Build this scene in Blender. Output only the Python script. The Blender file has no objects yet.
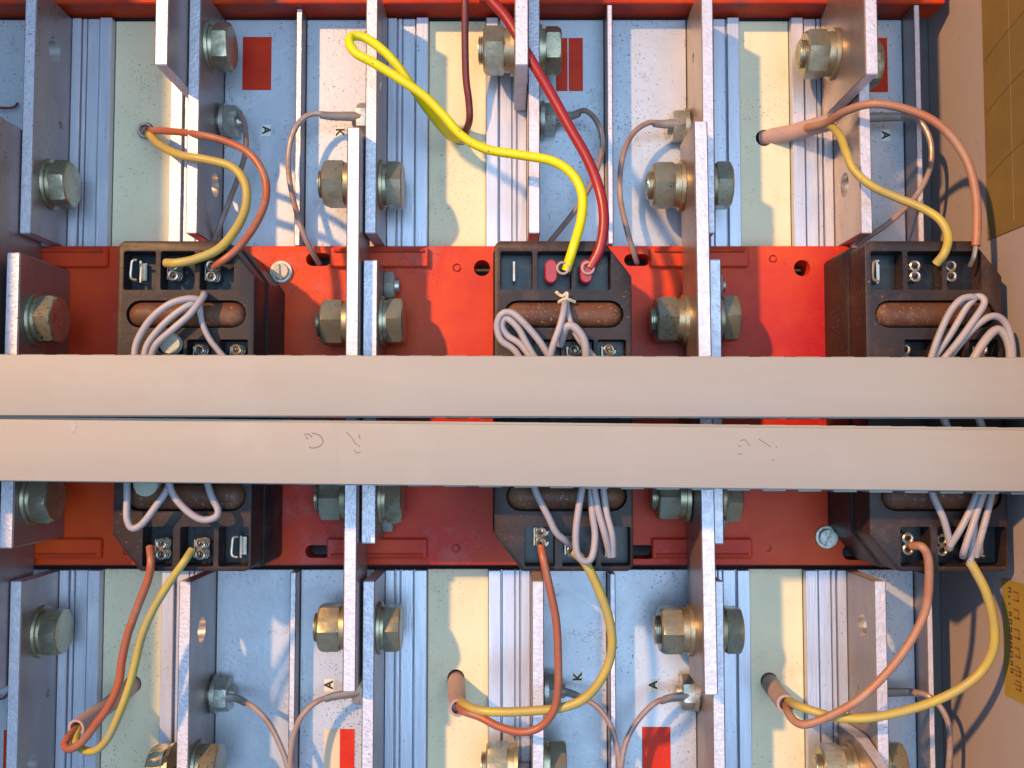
import bpy, bmesh, math, random
from mathutils import Vector, Matrix, noise
random.seed(7)
sc = bpy.context.scene
COL = sc.collection
U = 0.0004                       # metres per working unit (working units: X right, Y down the panel, Z out of the panel)
D = 1000.0
TILT = math.radians(3)
def W(p):                        # working coordinates -> metres
    return Vector(((p[0]-512)*U, -p[2]*U, (384-p[1])*U))

# ---------------------------------------------------------------- camera
cam = bpy.data.cameras.new('camera'); camo = bpy.data.objects.new('camera', cam); COL.objects.link(camo)
camo.location = W((512, 384+D*math.sin(TILT), D*math.cos(TILT)))
camo.rotation_euler = (math.radians(90)+TILT, 0, 0)
cam.sensor_width = 36; cam.lens = 36*1000/1024
cam.clip_start = 0.01; cam.clip_end = 50
sc.camera = camo
# ---------------------------------------------------------------- light
world = bpy.data.worlds.new('World'); sc.world = world; world.use_nodes = True
bg = world.node_tree.nodes['Background']
bg.inputs['Color'].default_value = (0.34, 0.56, 0.92, 1); bg.inputs['Strength'].default_value = 0.46
KEY = Vector((-0.74, -0.50, 1.0)).normalized()
def lamp(name, kind, p, target, color, power, size):
    l = bpy.data.lights.new(name, kind); o = bpy.data.objects.new(name, l); COL.objects.link(o)
    l.color = color; l.energy = power
    o.location = W(p)
    o.rotation_euler = (W(target)-W(p)).to_track_quat('-Z', 'Y').to_euler()
    if kind == 'AREA': l.size = size
    else: l.shadow_soft_size = size
    return l
c0 = Vector((480, 384, 0)); 
k = lamp('low_warm_lamp', 'SPOT', c0+KEY*7500, c0, (1.0, 0.53, 0.20), 600, 0.055)
k.spot_size = math.radians(22); k.spot_blend = 0.2
lamp('blue_fill_lamp', 'AREA', (760, 420, 2000), (512, 384, 0), (0.53, 0.76, 1.0), 5.6, 0.7)
sc.view_settings.view_transform = 'Standard'; sc.view_settings.look = 'None'
sc.view_settings.exposure = 0.0; sc.view_settings.gamma = 1
sc.render.film_transparent = False
sc.cycles.max_bounces = 6

# ---------------------------------------------------------------- materials
MATS = {}
def mat(name, col, rough=0.5, metal=0.0, col2=None, nscale=30, specks=0.0, bump=0.1, bscale=400,
        stretch=(1, 1, 1), spec=0.5, coat=0.0, speck_col=(0.05, 0.04, 0.03), wear=None, rvar=0.12, n_lo=0.35, n_hi=0.65, speck_scale=1150, veins=0.0):
    m = bpy.data.materials.new(name); m.use_nodes = True
    nt = m.node_tree; N = nt.nodes; L = nt.links
    b = N['Principled BSDF']
    tc = N.new('ShaderNodeTexCoord'); mp = N.new('ShaderNodeMapping'); mp.inputs['Scale'].default_value = stretch
    geo = N.new('ShaderNodeNewGeometry')
    L.new(geo.outputs['Position'], mp.inputs['Vector'])
    vec = mp.outputs['Vector']
    n1 = N.new('ShaderNodeTexNoise'); n1.inputs['Scale'].default_value = nscale; n1.inputs['Detail'].default_value = 6; n1.inputs['Roughness'].default_value = 0.62
    L.new(vec, n1.inputs['Vector'])
    r1 = N.new('ShaderNodeMapRange'); r1.inputs[1].default_value = n_lo; r1.inputs[2].default_value = n_hi
    L.new(n1.outputs['Fac'], r1.inputs[0])
    mx = N.new('ShaderNodeMix'); mx.data_type = 'RGBA'
    L.new(r1.outputs[0], mx.inputs[0])
    mx.inputs[6].default_value = (*col, 1); mx.inputs[7].default_value = (*(col2 or tuple(c*0.85 for c in col)), 1)
    out = mx.outputs[2]
    if specks > 0:
        v = N.new('ShaderNodeTexNoise'); v.inputs['Scale'].default_value = speck_scale; v.inputs['Detail'].default_value = 3
        L.new(geo.outputs['Position'], v.inputs['Vector'])
        n2 = N.new('ShaderNodeTexNoise'); n2.inputs['Scale'].default_value = 25; L.new(geo.outputs['Position'], n2.inputs['Vector'])
        ad = N.new('ShaderNodeMath'); ad.operation = 'MULTIPLY_ADD'; ad.inputs[1].default_value = 0.35
        L.new(n2.outputs['Fac'], ad.inputs[0]); L.new(v.outputs['Fac'], ad.inputs[2])
        r2 = N.new('ShaderNodeMapRange'); r2.inputs[1].default_value = 0.90-specks*0.12; r2.inputs[2].default_value = 0.95-specks*0.12
        L.new(ad.outputs[0], r2.inputs[0])
        m2 = N.new('ShaderNodeMix'); m2.data_type = 'RGBA'
        sf = N.new('ShaderNodeMath'); sf.operation = 'MULTIPLY'; sf.inputs[1].default_value = 0.75
        L.new(r2.outputs[0], sf.inputs[0]); L.new(sf.outputs[0], m2.inputs[0])
        L.new(out, m2.inputs[6]); m2.inputs[7].default_value = (*speck_col, 1)
        out = m2.outputs[2]
    if veins:
        v = N.new('ShaderNodeTexNoise'); v.inputs['Scale'].default_value = 150; v.inputs['Detail'].default_value = 5; v.inputs['Distortion'].default_value = 1.2
        L.new(geo.outputs['Position'], v.inputs['Vector'])
        sb = N.new('ShaderNodeMath'); sb.operation = 'SUBTRACT'; sb.inputs[1].default_value = 0.5; L.new(v.outputs['Fac'], sb.inputs[0])
        ab = N.new('ShaderNodeMath'); ab.operation = 'ABSOLUTE'; L.new(sb.outputs[0], ab.inputs[0])
        lt = N.new('ShaderNodeMapRange'); lt.inputs[1].default_value = 0.0; lt.inputs[2].default_value = veins*.5; lt.inputs[3].default_value = 0.75; lt.inputs[4].default_value = 0.0
        L.new(ab.outputs[0], lt.inputs[0])
        mk = N.new('ShaderNodeTexNoise'); mk.inputs['Scale'].default_value = 75; mk.inputs['Detail'].default_value = 2; L.new(geo.outputs['Position'], mk.inputs['Vector'])
        mr = N.new('ShaderNodeMapRange'); mr.inputs[1].default_value = 0.57; mr.inputs[2].default_value = 0.63; L.new(mk.outputs['Fac'], mr.inputs[0])
        ml = N.new('ShaderNodeMath'); ml.operation = 'MULTIPLY'; L.new(lt.outputs[0], ml.inputs[0]); L.new(mr.outputs[0], ml.inputs[1])
        m4 = N.new('ShaderNodeMix'); m4.data_type = 'RGBA'; L.new(ml.outputs[0], m4.inputs[0]); L.new(out, m4.inputs[6]); m4.inputs[7].default_value = (*speck_col, 1)
        out = m4.outputs[2]
    if wear:
        v = N.new('ShaderNodeTexNoise'); v.inputs['Scale'].default_value = wear[1]; v.inputs['Detail'].default_value = 8; v.inputs['Roughness'].default_value = 0.7
        L.new(geo.outputs['Position'], v.inputs['Vector'])
        r2 = N.new('ShaderNodeMapRange'); r2.inputs[1].default_value = wear[2]; r2.inputs[2].default_value = wear[3]
        L.new(v.outputs['Fac'], r2.inputs[0])
        m3 = N.new('ShaderNodeMix'); m3.data_type = 'RGBA'; L.new(r2.outputs[0], m3.inputs[0])
        L.new(out, m3.inputs[6]); m3.inputs[7].default_value = (*wear[0], 1)
        out = m3.outputs[2]
    L.new(out, b.inputs['Base Color'])
    b.inputs['Metallic'].default_value = metal
    b.inputs['Specular IOR Level'].default_value = spec
    b.inputs['Coat Weight'].default_value = coat
    rr = N.new('ShaderNodeMapRange'); rr.inputs[3].default_value = max(0.05, rough-rvar); rr.inputs[4].default_value = min(1, rough+rvar)
    L.new(n1.outputs['Fac'], rr.inputs[0]); L.new(rr.outputs[0], b.inputs['Roughness'])
    if bump > 0:
        nb = N.new('ShaderNodeTexNoise'); nb.inputs['Scale'].default_value = bscale; nb.inputs['Detail'].default_value = 4
        L.new(vec, nb.inputs['Vector'])
        bp = N.new('ShaderNodeBump'); bp.inputs['Strength'].default_value = bump; bp.inputs['Distance'].default_value = 0.0006
        L.new(nb.outputs['Fac'], bp.inputs['Height']); L.new(bp.outputs['Normal'], b.inputs['Normal'])
    MATS[name] = m
    return m
M_PLATE = mat('silver_anodised_plate', (0.49, 0.53, 0.60), 0.40, 0.35, (0.42, 0.46, 0.53), 45, 0.6, 0.12, 500, rvar=.14, veins=.022, wear=((0.33, 0.33, 0.33), 150, 0.62, 0.76))
M_ALU = mat('extruded_aluminium', (0.54, 0.57, 0.66), 0.38, 0.5, (0.46, 0.49, 0.58), 60, 0.25, 0.18, 300, (6, 6, 0.35), rvar=.08)
M_FIN = mat('dark_reflection_fin_face', (0.37, 0.32, 0.30), 0.38, 0.65, (0.29, 0.25, 0.245), 30, 0.5, 0.12, 350, (1, 1, 0.6), wear=((0.20, 0.15, 0.13), 70, .58, .8))  # brown base colour paints in the dark warm reflections on fin sides
M_BUS = mat('dark_reflection_busbar_face', (0.33, 0.265, 0.25), 0.36, 0.7, (0.26, 0.21, 0.21), 40, 0.5, 0.15, 500, rvar=.1)  # tan base colour stands in for dim reflections on the bar sides
M_EDGE = mat('sawn_aluminium_edge', (0.66, 0.64, 0.70), 0.42, 0.4, (0.54, 0.52, 0.60), 380, 0.5, 0.35, 900, rvar=.12, speck_col=(0.2, 0.17, 0.2))
M_HOLE = mat('bright_drilled_hole', (0.75, 0.72, 0.70), 0.25, 0.8, bump=0.05)
M_CREAM = mat('cream_painted_steel', (0.70, 0.65, 0.45), 0.6, 0.0, (0.62, 0.58, 0.41), 22, 0.55, 0.08, 400, speck_col=(0.30, 0.24, 0.12), veins=.010, wear=((0.52, 0.46, 0.30), 50, .56, .78))
M_RED = mat('red_insulating_board', (0.62, 0.068, 0.004), 0.42, 0.0, (0.42, 0.012, 0.016), 12, 0.6, 0.2, 90, wear=((0.50, 0.16, 0.13), 24, 0.55, 0.82), spec=.2, rvar=.2, veins=.01)
M_REDDUST = mat('dusty_red_board', (0.50, 0.050, 0.006), 0.5, 0.0, (0.34, 0.025, 0.012), 40, 0.5, 0.15, 200, wear=((0.16, 0.05, 0.05), 60, 0.5, 0.7), spec=.15)
M_BLACK = mat('dusty_black_moulding', (0.013, 0.012, 0.017), 0.45, 0.0, (0.036, 0.021, 0.018), 40, 0.25, 0.16, 400, wear=((0.10, 0.060, 0.045), 60, 0.53, 0.82), spec=.25, speck_col=(0.22, 0.17, 0.13))
M_CELL = mat('glossy_black_moulding', (0.006, 0.010, 0.016), 0.3, 0.0, (0.010, 0.014, 0.020), 50, 0.3, 0.1, 300, speck_col=(0.10, 0.085, 0.075), spec=.4)
M_BROWN = mat('dusty_brown_sealing_bar', (0.135, 0.050, 0.022), 0.5, 0.0, (0.075, 0.032, 0.020), 50, 0.5, 0.4, 300, wear=((0.20, 0.12, 0.075), 90, 0.52, 0.78), speck_col=(0.34, 0.26, 0.18), spec=.3)
M_ZINC = mat('yellow_zinc_steel', (0.44, 0.42, 0.30), 0.34, 0.8, (0.32, 0.28, 0.19), 90, 0.5, 0.15, 500, wear=((0.20, 0.13, 0.08), 120, 0.58, 0.78))
M_WASH = mat('worn_zinc_washer', (0.44, 0.40, 0.27), 0.38, 0.8, (0.32, 0.27, 0.17), 120, 0.4, 0.12, 500)
M_GREYZINC = mat('grey_zinc_steel', (0.50, 0.53, 0.50), 0.38, 0.7, (0.34, 0.33, 0.28), 150, 0.5, 0.2, 600)
M_TIN = mat('tinned_brass', (0.50, 0.46, 0.40), 0.32, 0.8, (0.36, 0.30, 0.23), 200, 0.3, 0.1, 500)
M_DUCT = mat('grey_beige_pvc', (0.33, 0.308, 0.282), 0.62, 0.0, (0.31, 0.290, 0.266), 14, 0.0, 0.06, 300, (0.5, 1, 5), rvar=.08, spec=.3, wear=((0.335, 0.322, 0.30), 30, .52, .72))
M_DUCTIN = mat('pale_grey_pvc', (0.32, 0.33, 0.31), 0.5, 0.0, bump=0.05)
M_STICK = mat('red_sticker', (0.58, 0.035, 0.006), 0.4, 0.0, (0.44, 0.018, 0.008), 60, 0.3, 0.05, 300, wear=((0.24, 0.012, 0.015), 110, 0.56, 0.72), spec=.2)
M_TAG = mat('faded_beige_label', (0.62, 0.52, 0.38), 0.6)
M_PAPER = mat('white_label_paper', (0.75, 0.74, 0.66), 0.6, bump=0.03)
M_INK = mat('black_ink', (0.02, 0.02, 0.025), 0.6, bump=0)
M_PENCIL = mat('pencil_grey', (0.10, 0.10, 0.11), 0.6, bump=0, n_lo=.3, n_hi=.7, nscale=300, col2=(0.20, 0.19, 0.18))
M_SCUFF = mat('pale_scuff', (0.36, 0.35, 0.33), 0.6, bump=0)
M_FADED = mat('faded_black_ink', (0.09, 0.06, 0.03), 0.6, bump=0)
M_REDINK = mat('red_ink', (0.24, 0.07, 0.02), 0.6, bump=0)
M_RULE = mat('faded_brown_ink', (0.155, 0.10, 0.03), 0.6, bump=0)
M_SHEET = mat('yellow_sheet', (0.33, 0.235, 0.030), 0.6, 0, (0.27, 0.19, 0.03), 25, 0.3, 0.1, 200, speck_col=(0.2, 0.10, 0.04))
M_SHEETB = mat('browned_yellow_sheet', (0.20, 0.135, 0.032), 0.6, 0, (0.16, 0.105, 0.03), 40, 0.3, 0.1, 200, speck_col=(0.15, 0.08, 0.03))
M_WALL = mat('beige_cabinet_paint', (0.36, 0.31, 0.315), 0.5, 0, (0.33, 0.285, 0.29), 8, 0.2, 0.05, 300)
M_BACK = mat('dark_back_panel', (0.10, 0.095, 0.10), 0.6, 0, bump=0.05)
def wiremat(n, c, c2=None, rough=.42, dust=None):
    return mat(n, c, rough, 0, c2 or tuple(x*.8 for x in c), 70, 0.3, 0.08, 500, wear=dust)
M_WY = wiremat('bright_yellow_pvc', (0.74, 0.66, 0.004), (0.66, 0.57, 0.006), .35)
M_WYO = wiremat('dull_yellow_pvc', (0.43, 0.34, 0.06), (0.35, 0.27, 0.075), .45, ((0.33, 0.28, 0.15), 60, .5, .75))
M_WGR = wiremat('yellow_green_pvc', (0.42, 0.46, 0.06))
M_WR = wiremat('dark_red_pvc', (0.32, 0.018, 0.022), (0.24, 0.014, 0.02), .35)
M_WBR = wiremat('brown_red_pvc', (0.17, 0.028, 0.03), (0.12, 0.03, 0.035))
M_WO = wiremat('orange_red_pvc', (0.36, 0.085, 0.032), (0.27, 0.095, 0.055), .42, ((0.29, 0.17, 0.12), 60, .5, .7))
M_WS = wiremat('dusty_salmon_pvc', (0.34, 0.12, 0.06), (0.29, 0.15, 0.10), .5, ((0.33, 0.21, 0.15), 60, .45, .7))
M_WG = wiremat('lilac_grey_pvc', (0.34, 0.31, 0.33), (0.28, 0.26, 0.29), .5)
M_WC = wiremat('clear_sleeved_wire', (0.21, 0.125, 0.11), (0.32, 0.25, 0.23), .2)
M_SLEEVE = wiremat('dusty_pink_sleeve', (0.42, 0.28, 0.26), (0.36, 0.26, 0.25), .5)
M_CORD = wiremat('beige_lacing_cord', (0.62, 0.54, 0.38))
M_LUG = mat('grey_lug_sleeve', (0.26, 0.24, 0.23), 0.45, 0.2, (0.19, 0.175, 0.17), 120)

# ---------------------------------------------------------------- object helpers
ROOT = {}
def thing(name, label, cat, p=(512, 384, 0), group=None, kind=None):
    o = bpy.data.objects.new(name, None); COL.objects.link(o); o.location = W(p); o.empty_display_size = .01
    if label: o['label'] = label
    if cat: o['category'] = cat
    if group: o['group'] = group
    if kind: o['kind'] = kind
    return o
def world_loc(o):
    v = Vector(o.location)
    return v + world_loc(o.parent) if o.parent else v
def smooth(me, ang=35):
    for p in me.polygons: p.use_smooth = True
    try: me.set_sharp_from_angle(angle=math.radians(ang))
    except Exception: pass
def obj(name, bm, m, parent=None, label=None, cat=None, group=None, kind=None, sm=True, p=None):
    """bm is in working coordinates"""
    bmesh.ops.recalc_face_normals(bm, faces=bm.faces)
    me = bpy.data.meshes.new(name)
    if parent: off = world_loc(parent)
    else:
        if p is None:
            vs = [v.co for v in bm.verts]; n = len(vs)
            p = (sum(v.x for v in vs)/n, sum(v.y for v in vs)/n, min(v.z for v in vs))
        off = W(p)
    for v in bm.verts: v.co = W(v.co)-off
    bm.to_mesh(me); bm.free(); me.materials.append(m)
    for poly in me.polygons: poly.material_index = 0
    # mapping to metres mirrors handedness twice; make sure normals face outwards
    b2 = bmesh.new(); b2.from_mesh(me); bmesh.ops.recalc_face_normals(b2, faces=b2.faces); b2.to_mesh(me); b2.free()
    if sm: smooth(me)
    o = bpy.data.objects.new(name, me); COL.objects.link(o)
    if parent: o.parent = parent
    else: o.location = off
    if label: o['label'] = label
    if cat: o['category'] = cat
    if group: o['group'] = group
    if kind: o['kind'] = kind
    return o
def bx(bm, x0, x1, y0, y1, z0, z1, bev=0.0, seg=1):
    ret = bmesh.ops.create_cube(bm, size=1)
    vs = ret['verts']
    for v in vs:
        v.co = Vector(((x0+x1)/2+v.co.x*(x1-x0), (y0+y1)/2+v.co.y*(y1-y0), (z0+z1)/2+v.co.z*(z1-z0)))
    if bev > 0:
        es = list({e for v in vs for e in v.link_edges})
        bmesh.ops.bevel(bm, geom=es, offset=bev, segments=seg, affect='EDGES', profile=0.6)
    return bm
def box(*a, **k): return bx(bmesh.new(), *a, **k)
def prism(pts, z0, z1, bev=0.0, bm=None, seg=1, edges='all'):
    """pts: polygon in X,Y extruded over Z"""
    bm = bm or bmesh.new()
    lo = [bm.verts.new((x, y, z0)) for x, y in pts]; hi = [bm.verts.new((x, y, z1)) for x, y in pts]
    fs = [bm.faces.new(lo[::-1]), bm.faces.new(hi)]
    n = len(pts)
    for i in range(n): fs.append(bm.faces.new((lo[i], lo[(i+1) % n], hi[(i+1) % n], hi[i])))
    if bev:
        es = list(fs[1].edges) + [e for f in fs[2:] for e in f.edges if e not in fs[0].edges[:] and e not in fs[1].edges[:]]
        bmesh.ops.bevel(bm, geom=list(set(es)), offset=bev, segments=seg, affect='EDGES', profile=0.5)
    return bm
def prismYZ(pts, x0, x1, bev=0.0):
    """pts: polygon in Y,Z extruded over X (a flat bar standing on edge)"""
    bm = bmesh.new()
    lo = [bm.verts.new((x0, y, z)) for y, z in pts]; hi = [bm.verts.new((x1, y, z)) for y, z in pts]
    bm.faces.new(lo[::-1]); bm.faces.new(hi); n = len(pts)
    for i in range(n): bm.faces.new((lo[i], lo[(i+1) % n], hi[(i+1) % n], hi[i]))
    if bev: bmesh.ops.bevel(bm, geom=list(bm.edges), offset=bev, segments=1, affect='EDGES', profile=.5)
    return bm
def cyl(bm, c, r, z0, z1, n=20, axis='z', r2=None):
    r2 = r if r2 is None else r2
    A = []; B = []
    for i in range(n):
        a = 2*math.pi*i/n; u, v = math.cos(a), math.sin(a)
        if axis == 'z':
            A.append(bm.verts.new((c[0]+r*u, c[1]+r*v, z0))); B.append(bm.verts.new((c[0]+r2*u, c[1]+r2*v, z1)))
        elif axis == 'x':
            A.append(bm.verts.new((z0, c[0]+r*u, c[1]+r*v))); B.append(bm.verts.new((z1, c[0]+r2*u, c[1]+r2*v)))
        else:
            A.append(bm.verts.new((c[0]+r*u, z0, c[1]+r*v))); B.append(bm.verts.new((c[0]+r2*u, z1, c[1]+r2*v)))
    bm.faces.new(A); bm.faces.new(B[::-1])
    for i in range(n): bm.faces.new((A[i], A[(i+1) % n], B[(i+1) % n], B[i]))
    return bm
def slotpts(x0, x1, y0, y1, n=8):
    r = (y1-y0)/2; cy = (y0+y1)/2; P = []
    for i in range(n+1):
        a = -math.pi/2+math.pi*i/n; P.append((x1-r+r*math.cos(a), cy+r*math.sin(a)))
    for i in range(n+1):
        a = math.pi/2+math.pi*i/n; P.append((x0+r+r*math.cos(a), cy+r*math.sin(a)))
    return P
def cut(o, cutter_bm):
    """real boolean subtraction; the cutter exists only while the mesh is evaluated"""
    off = world_loc(o)
    bmesh.ops.recalc_face_normals(cutter_bm, faces=cutter_bm.faces)
    for v in cutter_bm.verts: v.co = W(v.co)-off
    me = bpy.data.meshes.new('tmp'); cutter_bm.to_mesh(me); cutter_bm.free()
    b2 = bmesh.new(); b2.from_mesh(me); bmesh.ops.recalc_face_normals(b2, faces=b2.faces); b2.to_mesh(me); b2.free()
    c = bpy.data.objects.new('tmp', me); COL.objects.link(c); c.location = off
    md = o.modifiers.new('b', 'BOOLEAN'); md.operation = 'DIFFERENCE'; md.object = c; md.solver = 'EXACT'
    bpy.context.view_layer.update()
    dg = bpy.context.evaluated_depsgraph_get()
    new = bpy.data.meshes.new_from_object(o.evaluated_get(dg))
    o.modifiers.clear()
    old = o.data; o.data = new; new.name = o.name
    if not len(new.polygons): o.data = old
    bpy.data.objects.remove(c); bpy.data.meshes.remove(me)
    smooth(o.data, 30)
    return o
def edge_mats(o, holes=()):
    """sawn edges bright, broad faces coloured with their dark reflections, drilled holes bright"""
    me = o.data
    while len(me.materials) < 3: me.materials.append(None)
    me.materials[1] = M_EDGE; me.materials[2] = M_HOLE
    off = world_loc(o)
    for p in me.polygons:
        p.material_index = 1 if abs(p.normal.x) < 0.5 else 0
        if abs(p.normal.x) < .5:
            c = p.center+off; Y = 384-c.z/U; Zc = -c.y/U
            for (yy, zz, r) in holes:
                if math.hypot(Y-yy, Zc-zz) < r*1.06: p.material_index = 2
def catmull(P, n=10):
    P = [Vector(p) for p in P]; out = []
    Q = [P[0]*2-P[1]]+P+[P[-1]*2-P[-2]]
    for i in range(1, len(Q)-2):
        a, b, c, d = Q[i-1:i+3]
        # centripetal-ish
        for j in range(n):
            t = j/n
            out.append(0.5*((2*b)+(c-a)*t+(2*a-5*b+4*c-d)*t*t+(3*b-a-3*c+d)*t**3))
    out.append(P[-1]); return out
def tube(P, r, n=10, seg=12, bm=None, raw=False, r_end=None, squash=1.0, hollow=False):
    bm = bm or bmesh.new()
    pts = [Vector(p) for p in P] if raw else catmull(P, n)
    T = []
    for i in range(len(pts)):
        a = pts[max(0, i-1)]; b = pts[min(len(pts)-1, i+1)]; T.append((b-a).normalized())
    nrm = T[0].cross(Vector((0.3, 0.2, 1))).normalized()
    rings = []
    for i, p in enumerate(pts):
        nrm = (nrm-T[i]*nrm.dot(T[i])).normalized(); bn = T[i].cross(nrm)
        rr = r if r_end is None else r+(r_end-r)*i/(len(pts)-1)
        rings.append([bm.verts.new(p+(nrm*math.cos(2*math.pi*k/seg)+bn*math.sin(2*math.pi*k/seg)*squash)*rr) for k in range(seg)])
    for i in range(len(rings)-1):
        for k in range(seg):
            bm.faces.new((rings[i][k], rings[i][(k+1) % seg], rings[i+1][(k+1) % seg], rings[i+1][k]))
    if hollow:
        ins = []
        t = T[-1]
        for q, (f, back) in enumerate(((0.72, 0), (0.72, r*1.2))):
            cpt = pts[-1]-t*back
            ins.append([bm.verts.new(cpt+(rings[-1][k].co-pts[-1])*f) for k in range(seg)])
        seq = [rings[-1]]+ins
        for a, b in zip(seq, seq[1:]):
            for k in range(seg): bm.faces.new((a[k], a[(k+1) % seg], b[(k+1) % seg], b[k]))
        bm.faces.new(ins[-1])
    else: bm.faces.new(rings[-1])
    bm.faces.new(rings[0][::-1])
    return bm
sT, cT = math.sin(TILT), math.cos(TILT)
def I(x, y, z=0.0):
    """where a feature measured at (x, y) in the survey photo lies when its depth is z"""
    dx = (x-512)/D; dy = (y-384)/D
    d = (dx, -sT+dy*cT, -cT-dy*sT); C = (512, 384+D*sT, D*cT)
    t = (z-C[2])/d[2]
    return Vector((C[0]+t*d[0], C[1]+t*d[1], z))
def IP(L): return [I(*p) for p in L]

# ---------------------------------------------------------------- shared bolt meshes (axis +X from the clamped face)
def to_shared(bm, name, m):
    for v in bm.verts: v.co = Vector((v.co.x*U, -v.co.z*U, -v.co.y*U))
    me = bpy.data.meshes.new(name); bmesh.ops.recalc_face_normals(bm, faces=bm.faces); bm.to_mesh(me); bm.free(); me.materials.append(m); smooth(me, 30); return me
def hexhead(x0, L, R):
    bm = bmesh.new(); rings = []
    prof = [(x0, R*0.93), (x0+L*.10, R), (x0+L*.82, R)]
    n = 24
    for x, r in prof[:0]: pass
    def ring(x, r, circ):
        out = []
        for i in range(n):
            a = 2*math.pi*i/n
            hexr = math.cos(math.pi/6)/math.cos(((a) % (math.pi/3))-math.pi/6)*r
            rr = min(hexr, circ)
            out.append(bm.verts.new((x, rr*math.cos(a), rr*math.sin(a))))
        return out
    rings = [ring(x0, R, R*.95), ring(x0+L*.07, R, R*1.01), ring(x0+L*.80, R, R*1.01), ring(x0+L*.93, R, R*.93), ring(x0+L, R, R*.84), ring(x0+L*1.0, R*.6, R*.55)]
    for a, b in zip(rings, rings[1:]):
        for i in range(n): bm.faces.new((a[i], a[(i+1) % n], b[(i+1) % n], b[i]))
    bm.faces.new(rings[0][::-1]); bm.faces.new(rings[-1])
    return bm
def bolt_meshes():
    S = {}
    bm = hexhead(6.2, 15, 23.5)
    S['head'] = to_shared(bm, 'bolt_head', M_ZINC)
    bm = hexhead(9.6, 20, 23.5); cyl(bm, (0, 0), 12.5, 29, 34.5, 20, 'x', 10.5)
    for q in range(3): cyl(bm, (0, 0), 13.2, 30.0+q*1.5, 30.8+q*1.5, 20, 'x')
    S['nut'] = to_shared(bm, 'bolt_nut', M_ZINC)
    bm = bmesh.new(); cyl(bm, (0, 0), 24.5, 0.05, 2.8, 28, 'x', 24); cyl(bm, (0, 0), 20.5, 2.9, 6.3, 28, 'x', 20)
    S['washer'] = to_shared(bm, 'washer', M_WASH)
    bm = bmesh.new(); cyl(bm, (0, 0), 24.5, 0.05, 3.6, 28, 'x', 24); cyl(bm, (0, 0), 21, 3.7, 9.5, 28, 'x', 20.5)
    S['washers'] = to_shared(bm, 'washer', M_WASH)
    bm = hexhead(2.5, 7.5, 11); cyl(bm, (0, 0), 5.2, 10, 13, 14, 'x', 4.6)
    S['small'] = to_shared(bm, 'terminal_nut', M_GREYZINC)
    bm = bmesh.new(); cyl(bm, (0, 0), 12, 0.05, 2.6, 20, 'x')
    S['smallw'] = to_shared(bm, 'small_washer', M_GREYZINC)
    return S
BM = bolt_meshes()
def place(name, me, parent, p, side, rot=0.0, scale=1.0):
    o = bpy.data.objects.new(name, me); COL.objects.link(o); o.parent = parent
    o.location = W(p)-world_loc(parent)
    o.rotation_euler = (rot, 0, 0 if side > 0 else math.pi)
    o.scale = (scale,)*3
    return o
def bolt(parent, x, y, z, side, rot=None, kind='head', scale=1.0):
    rot = random.uniform(0, math.pi/3) if rot is None else rot
    b = place('hex_nut' if kind == 'nut' else 'hex_bolt', BM[kind], parent, (x, y, z), side, rot, scale)
    w = bpy.data.objects.new('washer', BM['washers' if kind == 'nut' else 'washer']); COL.objects.link(w); w.parent = b
    return b
def small_nut(parent, x, y, z, side):
    b = place('terminal_nut', BM['small'], parent, (x, y, z), side, random.uniform(0, 1), 1.55)
    w = bpy.data.objects.new('washer', BM['smallw']); COL.objects.link(w); w.parent = b
    return b

# ---------------------------------------------------------------- setting
obj('back_panel', box(-60, 1000, -120, 900, -36, -30), M_BACK, kind='structure')
obj('cabinet_side_wall', box(948, 962, -160, 920, -29, 430, bev=1), M_WALL, kind='structure')
obj('cabinet_side_wall', box(-62, -44, -160, 920, -29, 306, bev=1), M_WALL, kind='structure')  # out-of-view left wall, invented and sized to shade the left bay

# yellow sheets on the right-hand wall
def wall_pt(y, z): return Vector((947.6, y, z))
def yz_sheet(name, y0, y1, z0, z1, m, parent=None, x=947.5, t=0.5, **k):
    return obj(name, prismYZ([(y0, z0), (y1, z0), (y1, z1), (y0, z1)], x-t, x), m, parent, **k)
t = thing('yellow_paper_sheet', 'large plain yellow sheet pasted high on the right cabinet wall above the right black module', 'sheet', (947.5, 140, 95))
yz_sheet('paper', -60, 257, 92, 250, M_SHEETB, t)
bm = bmesh.new()
for i in range(5):
    y = -20+i*55+random.uniform(-5, 5)
    tube([(946.8, y, 96), (946.8, y-9, 130), (946.8, y-16, 170)], 0.22, 3, 4, bm)
tube([(946.8, 0, 141), (946.8, 250, 141)], 0.22, 3, 4, bm)
obj('faint_ruling', bm, M_RULE, t)
t = thing('printed_yellow_label', 'small yellow label with black and red printing low on the right cabinet wall', 'label', (947.5, 612, 110))
yz_sheet('paper', 562, 664, 103, 240, M_SHEET, t)
bm = bmesh.new()
yy = 568
for i in range(11):                      # the black vertical line of text, rotated as printed
    h = random.uniform(3.5, 6.5)
    if i in (1, 2): 
        bx(bm, 946.7, 946.95, yy, yy+2.0, 114, 117)
    else:
        bx(bm, 946.7, 946.95, yy, yy+1.3, 114, 119); bx(bm, 946.7, 946.95, yy+h-1.3, yy+h, 114, 119); bx(bm, 946.7, 946.95, yy, yy+h, 118, 119.2)
    yy += h+2.6
obj('black_lettering', bm, M_FADED, t)
bm = bmesh.new()
for i, y in enumerate((570, 585, 602, 618, 634, 646)):
    bx(bm, 946.7, 946.95, y, y+1.4, 123, 131); bx(bm, 946.7, 946.95, y+7, y+8.4, 123, 132); bx(bm, 946.7, 946.95, y, y+8.4, 130.5, 132)
    if i > 3: bx(bm, 946.7, 946.95, y+3.5, y+4.6, 120, 134)
obj('red_lettering', bm, M_REDINK, t)

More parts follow.
